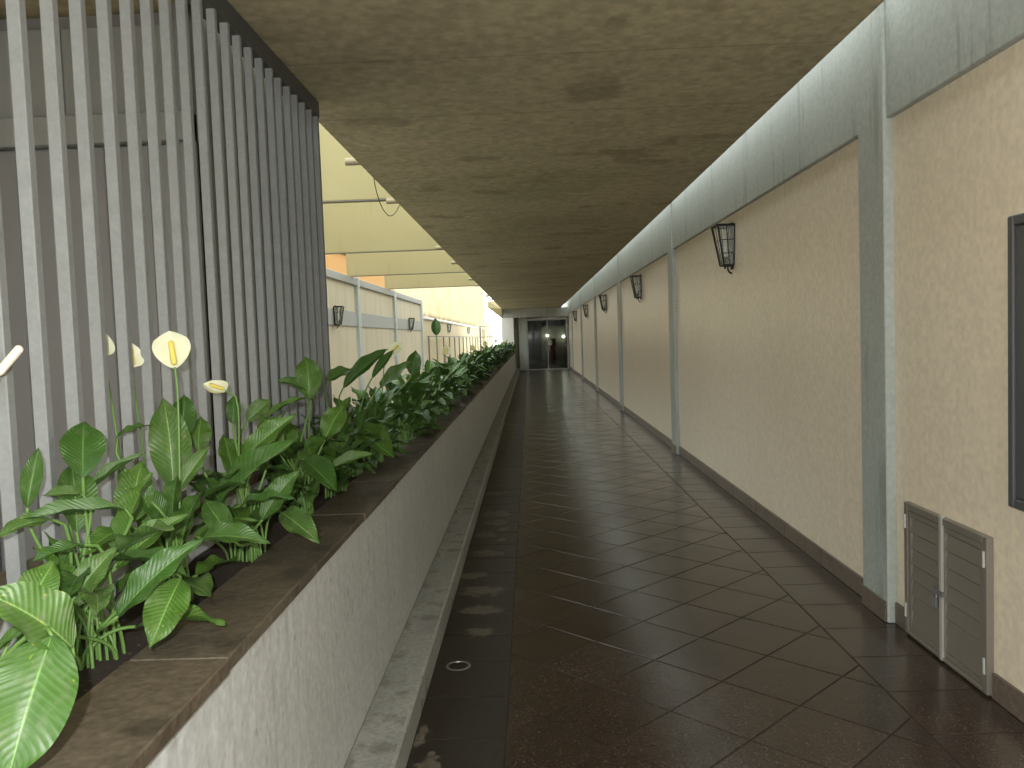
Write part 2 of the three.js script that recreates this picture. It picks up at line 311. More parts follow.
// ---------------------------------------------------------------- wall lanterns
function lantern(label, group) {
  const t = thing('wall_lantern', label, 'lantern', [0, 0, 0], group);
  // body: wall at x = 0, sticks out to -x; top ring y 0, bottom ring y -0.36
  const top = [V(0, 0, -0.115), V(0, 0, 0.115), V(-0.155, 0, 0.115), V(-0.155, 0, -0.115)], bot = [V(0, -0.36, -0.07), V(0, -0.36, 0.07), V(-0.095, -0.36, 0.07), V(-0.095, -0.36, -0.07)];
  for (let i = 0; i < 4; i++) {
    const j = (i + 1) % 4;
    mesh('corner_bar', bar(top[i], bot[i], 0.018), M.black, t);
    mesh('top_bar', bar(top[i], top[j], 0.016), M.black, t); mesh('bottom_bar', bar(bot[i], bot[j], 0.014), M.black, t);
    if (i === 0) continue;
    const L = (u, v) => top[i].clone().lerp(top[j], u).lerp(bot[i].clone().lerp(bot[j], u), v);
    const g = new THREE.BufferGeometry(), q = [L(0, 0), L(1, 0), L(1, 1), L(0, 1)];
    g.setAttribute('position', new THREE.Float32BufferAttribute([q[0], q[3], q[2], q[0], q[2], q[1]].flatMap((p) => p.toArray()), 3)); g.computeVertexNormals();
    const pane = mesh('glass_pane', metreUV(g), M.frost, t);
    for (const v of [0.36, 0.7]) mesh('glazing_bar', bar(L(0, v), L(1, v), 0.0065), M.black, pane);
    mesh('glazing_bar', bar(L(0.5, 0), L(0.5, 1), 0.0065), M.black, pane);
  }
  mesh('roof_plate', cbox(-0.168, 0, 0, 0.014, -0.128, 0.128, 0.003), M.black, t);
  mesh('back_plate', cbox(-0.012, 0.0, -0.40, 0.035, -0.04, 0.04, 0.003), M.black, t);
  mesh('bulb', new THREE.CapsuleGeometry(0.021, 0.12, 4, 12).translate(-0.06, -0.2, 0), M.bulb, t);
  mesh('bulb_holder', new THREE.CylinderGeometry(0.02, 0.024, 0.07, 12).translate(-0.06, -0.315, 0), M.black, t);
  const c = new THREE.CatmullRomCurve3([V(-0.045, -0.36, 0), V(-0.045, -0.39, 0), V(-0.03, -0.425, 0), V(-0.006, -0.435, 0)]);
  mesh('tail_hook', new THREE.TubeGeometry(c, 10, 0.009, 6), M.black, t);
  mesh('finial', new THREE.SphereGeometry(0.011, 8, 6).scale(1, 1.5, 1).translate(-0.07, -0.378, 0), M.black, t);
  return t;
}
['first and largest black wall lantern, nearest on the cream corridor wall', 'second black wall lantern along the cream corridor wall', 'third black wall lantern along the cream corridor wall', 'fourth small black wall lantern along the cream corridor wall', 'fifth and farthest black wall lantern, by the glass door']
  .forEach((l, i) => lantern(l, 'lanterns along the cream corridor wall').position.set(WX, 2.565, -7.83 - 6.35 * i));
[['black wall lantern on the grey band of the yard wall beside the slat screen', -16.9], ['black wall lantern on the yard wall just before its last tall pillar', -27.4], ['tiny lantern under the white coping, behind the fence, nearer one', -40.6], ['tiny lantern under the white coping, behind the fence, farther one', -53.5]]
  .forEach(([l, z], i) => { const t = lantern(l, 'lanterns along the yard wall'); t.rotation.y = Math.PI; t.position.set(-4.0 + (i < 2 ? 0.05 : 0.03), 2.36, z); });

// ---------------------------------------------------------------- louvred service hatch and grey cabinet on the right wall
{
  const t = thing('service_hatch', 'low double louvred metal hatch with a padlock set in the wall by the pillar', 'hatch', [WX, 0, -3.862]);
  const F = 0.035, h = 0.672, w = 0.385;                // local: x towards the room is negative
  mesh('frame', flat([cbox(-0.032, 0.0, 0.012, h + 0.02, -w, -w + F, 0.003), cbox(-0.032, 0.0, 0.012, h + 0.02, w - F, w, 0.003), cbox(-0.032, 0.0, h - F + 0.02, h + 0.02, -w + F, w - F, 0.003), cbox(-0.032, 0.0, 0.012, 0.012 + 0.02, -w + F, w - F, 0.003)]), M.ventMetal, t);
  for (const s of [-1, 1]) {
    const d = mesh('door_leaf', flat([cbox(-0.026, -0.005, 0.035, h - 0.018, s > 0 ? 0.002 : -w + F + 0.003, s > 0 ? 0.026 : -w + F + 0.027, 0.002), cbox(-0.026, -0.005, 0.035, h - 0.018, s > 0 ? w - F - 0.027 : -0.026, s > 0 ? w - F - 0.003 : -0.002, 0.002),
      cbox(-0.026, -0.005, 0.035, 0.06, s > 0 ? 0.026 : -w + F + 0.027, s > 0 ? w - F - 0.027 : -0.026, 0.002), cbox(-0.026, -0.005, h - 0.045, h - 0.018, s > 0 ? 0.026 : -w + F + 0.027, s > 0 ? w - F - 0.027 : -0.026, 0.002)]), M.ventMetal, t);
    const z0 = s > 0 ? 0.024 : -w + F + 0.025, z1 = s > 0 ? w - F - 0.025 : -0.024;
    for (let k = 0; k < 7; k++) {
      const g = new THREE.BoxGeometry(0.004, 0.071, z1 - z0).rotateZ(-0.2).translate(-0.016, 0.06 + 0.040 + k * 0.0806, (z0 + z1) / 2);
      mesh('louvre_blade', metreUV(g), M.ventMetal, d);
    }
    for (const y of [0.1, 0.56]) mesh('hinge', rod(V(-0.034, y, s * (w - F * 0.5)), V(-0.034, y + 0.07, s * (w - F * 0.5)), 0.007), M.ventBright, d);
  }
  mesh('meeting_strip', cbox(-0.038, -0.020, 0.014, h + 0.03, -0.012, 0.012, 0.002), M.ventBright, t);
  const lock = mesh('padlock', cbox(-0.05, -0.03, 0.255, 0.305, -0.062, -0.022, 0.004), M.steel, t);
  mesh('shackle', new THREE.TorusGeometry(0.014, 0.004, 6, 14, Math.PI).rotateY(Math.PI / 2).translate(-0.04, 0.305, -0.042), M.steel, lock);
  mesh('hasp', cbox(-0.04, -0.012, 0.318, 0.345, -0.075, 0.02, 0.002), M.steel, t);
}
{
  const t = thing('wall_cabinet', 'dark grey metal wall cabinet at the right edge of the photograph', 'cabinet', [WX, 0.856, -2.845]);
  mesh('frame', flat([cbox(-0.03, 0.04, 0, 1.15, -0.48, -0.44, 0.005), cbox(-0.03, 0.04, 0, 1.15, 0.44, 0.48, 0.005), cbox(-0.03, 0.04, 1.11, 1.15, -0.44, 0.44, 0.005), cbox(-0.03, 0.04, 0, 0.04, -0.44, 0.44, 0.005)]), M.panelGrey, t);
  const d = mesh('door_panel', cbox(-0.022, 0.04, 0.043, 1.107, -0.437, 0.437, 0.004), M.panelGrey, t);
  mesh('latch', cbox(-0.034, -0.022, 0.52, 0.6, 0.37, 0.395, 0.003), M.black, d);
}
{
  const t = thing('floor_drain', 'small round metal drain set in the wet strip beside the kerb', 'drain', [-0.405, 0.0, -3.98]);
  mesh('ring', new THREE.LatheGeometry([[0.048, -0.004], [0.048, 0.002], [0.0515, 0.0045], [0.058, 0.0045], [0.062, -0.002]].map(([x, y]) => new THREE.Vector2(x, y)), 32), M.steel, t);
  mesh('grate', flat([-0.03, -0.018, -0.006, 0.006, 0.018, 0.03].map((x) => { const l = Math.sqrt(0.047 ** 2 - x * x); return box(x - 0.003, x + 0.003, -0.003, 0.001, -l, l); })), M.black, t);
}

// ---------------------------------------------------------------- far end: beam, columns, glass door, lobby
const wallE = setting('wall_end', 'grey end wall with a deep lintel and square columns around the glass door');
mesh('lintel', cbox(-1.33, WX, 2.56, 3.0, ZEND - 0.35, ZEND, 0.01), M.grey, wallE);
mesh('column', cbox(-1.33, -0.74, 0, 2.57, ZEND - 0.45, ZEND + 0.02, 0.01), M.white, wallE);
mesh('inner_column', cbox(-0.52, -0.12, 0, 2.57, ZEND - 0.9, ZEND - 0.35, 0.01), M.grey, wallE);
mesh('lobby_side', box(-0.74, -0.64, 0, 2.6, ZEND - 10, ZEND - 0.4), M.inside, wallE);
mesh('lobby_right', box(WX + 0.02, WX + 0.12, 0, 2.6, ZEND - 10, ZEND - 0.3), M.inside, wallE);
mesh('lobby_back', box(-0.74, WX + 0.1, 0, 2.6, ZEND - 10.1, ZEND - 10), M.inside, wallE);
mesh('lobby_ceiling', box(-1.33, WX + 0.12, 2.56, 3.0, ZEND - 10.1, ZEND - 0.35), M.inside, wallE);
mesh('lobby_floor', box(-0.64, WX, -0.003, 0.004, ZEND - 10, ZEND - 0.01), M.insideFloor, wallE);
mesh('haunch', metreUV(new ConvexGeometry([V(-1.28, 3.0, ZEND + 0.4), V(-1.28, 2.55, ZEND), V(-1.95, 3.4, ZEND), V(-1.28, 3.4, ZEND), V(-1.95, 3.4, ZEND - 0.5), V(-1.28, 2.55, ZEND - 0.5), V(-1.95, 3.1, ZEND)])), M.beam, wallE);
{
  const d = setting('door_1', 'tall glass double door in a slim metal frame at the far end of the corridor');
  const z = ZEND - 0.42, F = (x0, x1, y0, y1) => mesh('frame', cbox(x0, x1, y0, y1, z - 0.03, z + 0.03, 0.003), M.alu, d);
  F(-0.12, -0.07, 0.005, 2.46); F(WX - 0.1, WX - 0.03, 0.005, 2.46); F(-0.12, WX - 0.03, 2.4, 2.5); F(-0.12, WX - 0.03, 0.004, 0.04); F(0.86, 0.90, 0.04, 2.4);
  for (const [x0, x1, a] of [[-0.07, 0.86, 0.035], [0.90, WX - 0.1, -0.06]]) { const p = mesh('glass_pane', box(0, x1 - x0, 0.04, 2.4, -0.003, 0.003), M.glass, d); p.position.set(x0, 0, z); p.rotation.y = a; }   // leaves hang slightly ajar
  for (const x of [0.8, 0.96]) mesh('pull_handle', rod(V(x, 0.9, z + 0.05), V(x, 1.4, z + 0.05), 0.014), M.steel, d);
  tag(mesh('paper_notice', box(0.92, 1.10, 1.18, 1.44, z + 0.004, z + 0.007), M.paper), 'small white notice stuck on the glass door', 'notice');
}
const glow = (k) => std({ color: srgb(255, 250, 236), emissive: srgb(255, 244, 220), emissiveIntensity: k });
function lobbyLamp(label, x, y, z, power) {
  const t = thing('globe_lamp', label, 'lamp', [x, y, z], 'lit lamps in the lobby');
  mesh('back_plate', cbox(-0.05, 0.05, -0.08, 0.08, -0.12, -0.10, 0.004), M.steel, t);
  mesh('arm', rod(V(0, -0.05, -0.10), V(0, -0.05, 0), 0.012), M.steel, t);
  mesh('globe', new THREE.SphereGeometry(0.09, 20, 14), glow(6), t);
  const l = new THREE.PointLight(new THREE.Color().setRGB(1, 0.93, 0.8), power, 0, 2); l.shadow.radius = 4; l.castShadow = true; l.position.set(0, 0, 0.12); t.add(l);
}
tag(mesh('lobby_screen', cbox(0.55, 1.935, 0.004, 2.2, -45.66, -45.6, 0.01), M.inside), 'plain partition deep in the dark lobby behind the glass', 'partition');
lobbyLamp('left lit globe lamp glaring inside the lobby behind the glass door', 0.98, 1.66, -45.48, 0.35);
lobbyLamp('right lit globe lamp glaring inside the lobby by the door edge', 1.86, 1.58, -45.48, 0.45);
{
  const t = thing('ceiling_light', 'lit strip light on the lobby ceiling behind the glass door', 'lamp', [1.2, 2.56, -43.2]);
  mesh('housing', cbox(-0.3, 0.3, -0.04, 0, -0.06, 0.06, 0.004), M.white, t); mesh('diffuser', cbox(-0.29, 0.29, -0.055, -0.04, -0.05, 0.05, 0.004), glow(4), t);
  const l = new THREE.PointLight(new THREE.Color().setRGB(1, 0.95, 0.85), 0.2, 0, 2); l.shadow.radius = 4; l.castShadow = true; l.position.set(0, -0.12, 0); t.add(l);
}
{ const t = thing('red_cabinet', 'narrow dull red cabinet standing in the lobby behind the glass door', 'cabinet', [1.28, 0.004, -45.3]);
  mesh('body', cbox(-0.14, 0.14, 0, 1.5, -0.14, 0.14, 0.01), M.red, t); mesh('door', cbox(-0.12, 0.12, 0.05, 1.45, 0.14, 0.155, 0.004), M.red, t); mesh('handle', rod(V(0.08, 0.7, 0.17), V(0.08, 0.85, 0.17), 0.008), M.steel, t); }

// ---------------------------------------------------------------- yard on the left
const yard = setting('ground', 'plain concrete ground of the open yard left of the planter');
mesh('paving', box(-20, -1.3, -0.2, 0.0, -95, -3.5), M.ground, yard);
mesh('paving_outer', box(-30, -2.85, -0.2, -0.001, -3.5, 30), M.ground, yard); mesh('paving_entry', box(-2.85, 25, -0.2, -0.006, 3.5, 30), M.ground, yard);
const wallL = setting('wall_left', 'cream yard wall with grey pillars, a grey middle band and a grey coping');
const XB = -4.0, YP = [-6.9, -13.1, -19.3, -24.6, -30.7];
for (let i = 0; i < 5; i++) {
  const z1 = i ? YP[i - 1] : -3.5, z0 = YP[i];
  mesh('wall_panel', box(XB - 0.15, XB, 0, 2.96, z0, z1), M.yard, wallL);
  mesh('middle_band', cbox(XB - 0.1, XB + 0.025, 1.99, 2.33, z0 + 0.15, z1 - 0.15, 0.006), M.yardGrey, wallL);
  mesh('coping', cbox(XB - 0.2, XB + 0.06, 2.94, 3.10, z0 + 0.15, z1 - 0.15, 0.008), M.yardGrey, wallL);
  mesh('pillar', cbox(XB - 0.2, XB + 0.07, 0, 3.13, z0 - 0.15, z0 + 0.15, 0.008), M.grey, wallL);
}
mesh('low_wall', box(XB - 0.15, XB, 0, 2.44, -90, -30.7), M.pale, wallL);
mesh('white_coping', cbox(XB - 0.22, XB + 0.08, 2.44, 2.53, -90, -30.86, 0.01), M.white, wallL);
{ // dry grass fringe along the low wall
  const P = []; for (let i = 0; i < 1500; i++) { const z = -31.5 - 38 * rnd() ** 1.3, x = XB - 0.62 + 0.3 * rnd(), h = rr(0.08, 0.34), w = 0.05, a = rr(-0.12, 0.12), b = rr(-0.1, 0.1); P.push(x - w, 0, z, x + w, 0, z, x + b, 2.55 + h, z + a, x, 0, z - w, x, 0, z + w, x + b, 2.55 + h, z + a); }
  const g = new THREE.BufferGeometry(); g.setAttribute('position', new THREE.Float32BufferAttribute(P, 3)); g.computeVertexNormals();
  const m = mesh('dry_grass', g, M.grass); tag(m, 'fringe of tall dry brown grass showing above the low yard wall', 'grass'); m.userData.kind = 'stuff';
}
[[-8.8, 'nearest wide cream cross beam over the yard'], [-13.8, 'second cream cross beam over the yard'], [-18.6, 'third cream cross beam over the yard'], [-23.5, 'farthest cream cross beam over the yard']].forEach(([z, l], i) => {
  const t = thing('cross_beam', l + (i ? ' between slab and wall' : ', beside the slat screen'), 'beam', [0, 3.11, z], 'cream beams over the yard');
  mesh('beam_body', cbox(XB - 0.05, -1.281, 0, [1.15, 1.02, 0.8, 0.8][i], -0.16, 0, 0.008), M.beam, t);
  mesh('drip_edge', cbox(XB - 0.05, -1.281, -0.013, 0.0, -0.03, 0.006, 0.003), M.iron, t);
});
{
  const f = thing('iron_fence', 'thin iron fence with a top rail in front of the low yard wall', 'fence', [-3.8, 0, 0]);
  mesh('top_rail', cbox(-0.02, 0.02, 1.75, 1.79, -63.85, -31, 0.004), M.iron, f);
  for (let z = -31.2; z > -63.8; z -= 2.7) mesh('post', cbox(-0.025, 0.025, 0, 1.75, z - 0.03, z + 0.03, 0.003), M.iron, f);
  const g = thing('iron_gate', 'tall barred iron gate closing the far end of the yard', 'gate', [0, 0, -64]);
  mesh('gate_post', cbox(-3.85, -3.72, 0, 2.6, -0.06, 0.06, 0.004), M.iron, g);
  for (const y of [0.1, 1.72, 2.55]) mesh('rail', cbox(-3.72, -1.3, y, y + 0.05, -0.02, 0.02, 0.003), M.iron, g);
  for (let k = 0; k < 13; k++) mesh('bar', rod(V(-3.62 + 0.18 * k, 0.1, 0), V(-3.62 + 0.18 * k, 2.6, 0), 0.018, 6), M.iron, g);
}
{ const t = thing('orange_building', 'orange rendered building rising behind the yard wall', 'building', [-7, 0, -22]); mesh('wall', box(-1.5, 1.5, 0, 4.3, -12, 14), M.orange, t); mesh('parapet', cbox(-1.6, 1.6, 4.3, 4.5, -12.1, 14.1, 0.02), M.yardGrey, t); }
{ const t = thing('pale_building', 'tall pale cream building beyond the far end of the yard', 'building', [-8, 0, -76]); mesh('wall', box(-6, 4.15, 0, 10, -5, 5), M.pale, t); mesh('parapet', cbox(-6.1, 4.25, 10, 10.4, -5.1, 5.1, 0.03), M.white, t); }
// pipe stubs on the edge of the slab, and a loose wire
[-6.65, -8.55, -13.0, -15.6, -20.0, -22.4, -28, -31].forEach((z, i) => {
  const g = new THREE.LatheGeometry([[0.02, 0], [0.03, 0], [0.03, 0.15], [0.02, 0.15], [0.02, 0]].map(([x, y]) => new THREE.Vector2(x, y)), 14).rotateZ(Math.PI / 2).translate(-1.265, 3.045, z);
  tag(mesh('pipe_stub', g, M.tube), ['longest pipe stub on the slab edge next to the slat screen', 'second pipe stub on the slab edge below the loose wire', 'third pipe stub on the slab edge by the second beam', 'fourth pipe stub along the slab edge', 'fifth pipe stub along the slab edge', 'sixth pipe stub along the slab edge', 'far pipe stub on the slab edge beyond the beams', 'farthest pipe stub on the slab edge'][i], 'pipe', 'pipe stubs on the slab edge');
});
{ const c = new THREE.CatmullRomCurve3([V(-1.285, 3.06, -7.1), V(-1.31, 2.93, -7.4), V(-1.33, 2.85, -7.8), V(-1.33, 2.84, -8.2), V(-1.31, 2.93, -8.5), V(-1.285, 3.03, -8.62)]);
  tag(mesh('loose_wire', new THREE.TubeGeometry(c, 30, 0.004, 5), M.wire), 'thin loose wire sagging from the slab edge between two pipe stubs', 'wire'); }

// ---------------------------------------------------------------- peace lilies
function leafShape(rows, cols, o) {   // unit leaf: base at origin, tip at (0,1,0), face +z, half width 0.5
  const P = [], U = [], I = [];
  const w = (t) => 0.5 * Math.pow(Math.sin(Math.PI * Math.pow(t, o.peak)), o.pow ?? 0.8) * (1 - 0.35 * step(0.75, 1, t)) + 0.012 * (1 - t);
  for (let i = 0; i <= rows; i++) for (let j = 0; j <= cols; j++) {
    const t = i / rows, s = 2 * j / cols - 1, hw = w(t);
    const x = s * hw + 0.06 * o.bend * t * (1 - t) * 4, arch = o.arch * 4 * t * (1 - t);
    const z = arch + o.fold * Math.abs(s) * hw + (cols > 2 ? o.wave * s * s * Math.sin(t * o.freq + (s > 0 ? o.ph : o.ph + 2)) * 0.06 + 0.003 * Math.sin(t * 44 - Math.abs(s) * 9) * Math.abs(s) : 0);
    P.push(x, t, z); U.push(j / cols, t);
    if (i < rows && j < cols) { const a = i * (cols + 1) + j, b = a + 1, c = a + cols + 1, d = c + 1; I.push(a, b, d, a, d, c); }
  }
  const g = new THREE.BufferGeometry(); g.setAttribute('position', new THREE.Float32BufferAttribute(P, 3)); g.setAttribute('uv', new THREE.Float32BufferAttribute(U, 2)); g.setIndex(I); g.computeVertexNormals(); return g;
}
const shapes = [], lowShapes = [];
for (let k = 0; k < 7; k++) { const o = { peak: rr(0.72, 0.9), bend: rr(-1, 1), arch: rr(0.03, 0.12), fold: rr(0.15, 0.45), wave: rr(0.5, 1.1), freq: rr(12, 20), ph: rr(0, 6) }; shapes.push(leafShape(22, 8, o)); lowShapes.push(leafShape(6, 2, o)); }
const leafMap = (k) => tex(128, 256, 1, 1, (u, v) => {
  const s = Math.abs(u - 0.5) * 2, vein = ((v * 17 - s * 3.2 + 40 + 0.3 * fbm(u, v, 4, 4, 7, 2)) % 1), line = Math.exp(-(((vein - 0.5) / 0.16) ** 2)), mid = Math.exp(-((s / 0.035) ** 2));
  let c = mix([57, 85, 37], [84, 115, 52], 0.3 + 0.5 * fbm(u, v, 5, 9, 211 + k, 4)); c = mix(c, [104, 146, 82], 0.34 * line * (1 - 0.5 * s)); c = mix(c, [146, 176, 108], 0.75 * mid);
  c = mix(c, [112, 122, 98], 0.45 * step(0.45, 0.75, fbm(u, v, 7, 12, 217 + k, 4)));          // dust lying on the blade
  c = mix(c, [176, 170, 60], 0.8 * step(0.80, 0.9, fbm(u, v, 8, 10, 223 + k, 3))); return c;
});
const leafBump = tex(128, 256, 1, 1, (u, v) => { const s = Math.abs(u - 0.5) * 2, vein = ((v * 17 - s * 3.2 + 40) % 1); return 0.5 + 0.5 * Math.sin(vein * 6.283) * (0.3 + 0.7 * s) - 0.5 * Math.exp(-((s / 0.05) ** 2)); }, false);
const leafMats = [[255, 255, 255], [226, 238, 222], [244, 255, 214], [196, 220, 190]].map((c, k) => phys({ map: leafMap(k * 31), color: srgb(...c), bumpMap: leafBump, bumpScale: 0.001, roughness: 0.44, specularIntensity: 0.7, transmission: 0.12, thickness: 0, side: THREE.DoubleSide }));
const stalkMat = std({ color: srgb(96, 130, 64), roughness: 0.5 });
const spatheMat = phys({ color: srgb(238, 240, 210), roughness: 0.5, transmission: 0.25, thickness: 0, side: THREE.DoubleSide });
const spadixMat = std({ color: srgb(214, 196, 96), roughness: 0.7 }), spadixPale = std({ color: srgb(238, 226, 206), roughness: 0.7 });

function place(dir, normal, base, len, wid) {           // matrix of a leaf
  const y = dir.clone().normalize(), x = y.clone().cross(normal).normalize(), z = x.clone().cross(y).normalize();
  return new THREE.Matrix4().makeBasis(x.multiplyScalar(wid), y.multiplyScalar(len), z.multiplyScalar((len + wid) / 2)).setPosition(base);
}
const stalkCurve = (a, b, dir) => new THREE.CubicBezierCurve3(a, V(a.x, a.y + (b.y - a.y) * 0.55, a.z), b.clone().addScaledVector(dir, -0.07), b);
function addLeaf(plant, base, tip, wid, normal) {       // coordinates in the plant's frame
  const dir = tip.clone().sub(base), len = dir.length(); dir.normalize();
  const m = mesh('leaf', shapes[Math.floor(rnd() * shapes.length)], leafMats[Math.floor(rnd() * leafMats.length)], plant);
  m.applyMatrix4(place(dir, normal, base, len, wid));
  const a = V(rr(-0.05, 0.05), -0.01, rr(-0.06, 0.06));
  mesh('leaf_stalk', new THREE.TubeGeometry(stalkCurve(a, base, dir), 10, 0.0042, 6), stalkMat, plant);
}
function randomLeaf(R = 1) {                            // one leaf of a clump: base, tip, width, normal
  const az = rr(0, Math.PI * 2), hgt = rr(0.05, 0.36) * R, out = rr(0.04, 0.15) * R, el = rr(-0.45, 1.15), len = rr(0.15, 0.26) * R;
  const h = V(Math.cos(az), 0, Math.sin(az) * 1.25), base = V(h.x * out * 0.8, hgt, h.z * out), dir = V(h.x * Math.cos(el) * 0.75, Math.sin(el), h.z * Math.cos(el)).normalize();
  const n = V(-h.x * Math.sin(el), Math.cos(el) + 0.25, -h.z * Math.sin(el)).normalize();
  return { base, tip: base.clone().addScaledVector(dir, len), wid: len * rr(0.34, 0.46), n };
}
function keep(l, px, lim = -1.14) { for (const p of [l.base, l.tip]) { p.x = Math.min(-0.63, Math.max(lim, px + p.x)) - px; if (p.x + px > -0.92) p.y = Math.max(p.y, 0.06); } return l; }
function flower(plant, base, dir, face, size, foot, mat = spadixMat, peak = 0.72, back = dir) {
  const g = leafShape(14, 8, { peak, pow: 0.55, bend: 0, arch: -0.16, fold: 0.55, wave: 0.25, freq: 7, ph: 1 });
  const s = mesh('spathe', g, spatheMat, plant); s.applyMatrix4(place(back, face, base, size, size * 0.92));
  const y = dir.clone().normalize(), a = base.clone().addScaledVector(face, size * 0.1).addScaledVector(y, size * 0.08);
  const sp = new THREE.CapsuleGeometry(size * 0.075, size * 0.5, 5, 12), p = sp.attributes.position, q = V();
  for (let i = 0; i < p.count; i++) { q.fromBufferAttribute(p, i); const k = 1 + 0.09 * Math.sin(q.y / size * 90) * Math.cos(Math.atan2(q.x, q.z) * 6); p.setXYZ(i, q.x * k, q.y, q.z * k); }
  sp.computeVertexNormals(); sp.applyQuaternion(new THREE.Quaternion().setFromUnitVectors(V(0, 1, 0), y)); const c = a.clone().addScaledVector(y, size * 0.33); sp.translate(c.x, c.y, c.z);
  mesh('spadix', sp, mat, plant);
  const mid = foot.clone().lerp(base, 0.5).add(V(0.01, 0.02, 0));
  mesh('flower_stalk', new THREE.TubeGeometry(new THREE.CatmullRomCurve3([foot, mid, base.clone().addScaledVector(y, -0.03), base.clone().lerp(a, 0.5)]), 14, 0.0034, 6), stalkMat, plant);
}
// nearest plants, leaf by leaf: plant, base xyz, tip xyz, width, how far the blade faces up (0 towards the path, 1 up)
const HERO = [
[1,-1.091,1.299,-1.965,-1.13,1.427,-2.057,0.1,0.1],[1,-1.13,1.261,-1.801,-1.121,1.391,-1.845,0.043,0.3],[1,-0.939,1.241,-1.858,-1.13,1.239,-1.738,0.04,0.6],
[1,-1.13,1.237,-2.011,-0.989,1.34,-2.081,0.029,0.7],[1,-1.078,1.266,-1.929,-1.13,1.276,-1.859,0.033,0.5],[1,-1.075,1.232,-1.8,-1.124,1.223,-1.68,0.043,0.5],
[2,-1.13,1.369,-2.217,-1.085,1.386,-2.331,0.024,0.6],[2,-1.039,1.204,-2.34,-1.091,1.462,-2.424,0.113,0.05],[2,-1.079,1.319,-2.496,-1.088,1.461,-2.568,0.078,0.1],
[2,-1.016,1.195,-2.304,-0.936,1.323,-2.376,0.047,0.4],[3,-0.978,1.121,-2.527,-0.71,1.318,-2.477,0.082,0.45],[3,-0.947,1.24,-2.664,-0.776,1.375,-2.7,0.071,0.4],
[3,-1.045,1.331,-3,-0.971,1.405,-3.06,0.069,0.3],[3,-1.018,1.342,-2.784,-1.026,1.437,-2.832,0.05,0.2],[3,-1.081,1.268,-2.64,-1.094,1.375,-2.712,0.077,0.2],
[3,-0.889,1.124,-2.454,-0.71,1.152,-2.405,0.044,0.6],[3,-0.905,1.091,-2.191,-0.71,1.077,-2.166,0.069,0.5],[1,-0.988,1.094,-1.896,-0.831,1.207,-1.944,0.064,0.5],
[1,-0.897,1.038,-1.716,-0.739,1.179,-1.8,0.066,0.45],[1,-0.804,1.086,-1.824,-0.826,0.969,-1.704,0.088,0.3],[0,-0.783,1.108,-1.344,-0.882,1.236,-1.26,0.101,0.5],
[0,-0.784,1.148,-1.291,-0.797,0.96,-1.172,0.128,0.35],[1,-1.007,1.174,-1.8,-1.075,1.16,-1.704,0.035,0.6],[1,-1.01,1.041,-1.704,-0.93,1.171,-1.8,0.062,0.4],
[2,-1.074,1.147,-2.136,-1.061,1.305,-2.208,0.093,0.2],[2,-0.997,1.15,-2.184,-1.063,1.242,-2.136,0.069,0.4],[2,-1.022,1.163,-1.992,-1.057,1.125,-1.86,0.053,0.5],
[4,-0.958,1.373,-3.54,-0.983,1.553,-3.6,0.115,0.1],[4,-1.013,1.329,-3.12,-0.857,1.395,-3.24,0.034,0.7],[4,-0.968,1.138,-4.4,-0.708,1.004,-4.192,0.159,0.5],
[4,-0.892,1.056,-3.581,-0.71,1.106,-3.652,0.061,0.5],[4,-0.871,1.166,-3.104,-0.71,1.064,-2.949,0.097,0.4],[3,-0.856,1.043,-2.741,-0.7,0.96,-2.632,0.086,0.35],
[5,-0.987,1.369,-4.32,-0.772,1.564,-4.5,0.078,0.4],[5,-0.855,1.411,-4.44,-0.75,1.557,-4.56,0.048,0.3],[5,-0.887,1.334,-4.837,-0.71,1.483,-4.961,0.082,0.5],
[5,-1.011,1.419,-4.08,-0.899,1.466,-4.2,0.074,0.5],[4,-0.965,1.408,-3.54,-1.075,1.453,-3.48,0.06,0.5],[5,-0.742,1.391,-5.16,-0.719,1.545,-5.22,0.093,0.1],
[6,-0.93,1.653,-8.3,-0.94,1.83,-8.33,0.095,0.1],[3,-0.845,1.067,-2.256,-0.949,1.166,-2.34,0.071,0.2],[3,-0.847,1.065,-2.52,-0.738,1.208,-2.58,0.073,0.4],
[4,-0.892,1.218,-2.88,-0.988,1.351,-3,0.083,0.2],[4,-0.852,1.21,-3.36,-0.79,1.342,-3.48,0.097,0.3],[0,-0.969,1.107,-1.5,-0.946,1.197,-1.584,0.072,0.3],
[2,-1.023,1.204,-2.16,-1.128,1.28,-2.208,0.063,0.3],
];
const heroSpots = [[-0.99, -1.36, 'nearest peace lily with the huge leaf in the bottom left corner', 10], [-1.03, -1.86, 'peace lily with a long glossy leaf reaching over the near coping slab', 17], [-1.03, -2.26, 'peace lily with a broad upright leaf and the large open white flower', 18], [-0.97, -2.72, 'bushy peace lily whose bright leaf points at the planter edge', 22], [-0.97, -3.36, 'peace lily with a dark upright leaf against the last slats', 34], [-0.97, -4.4, 'peace lily with arching leaves beyond the end of the slats', 36], [-0.98, -8.3, 'peace lily holding one small leaf high on a thin stem', 9], [-0.93, -3.85, 'dense peace lily in front of the last slats, leaning over the coping', 34], [-0.92, -4.75, 'dense peace lily where the slat screen ends, leaning over the coping', 34]];
const Y0 = 0.895, plants = [];
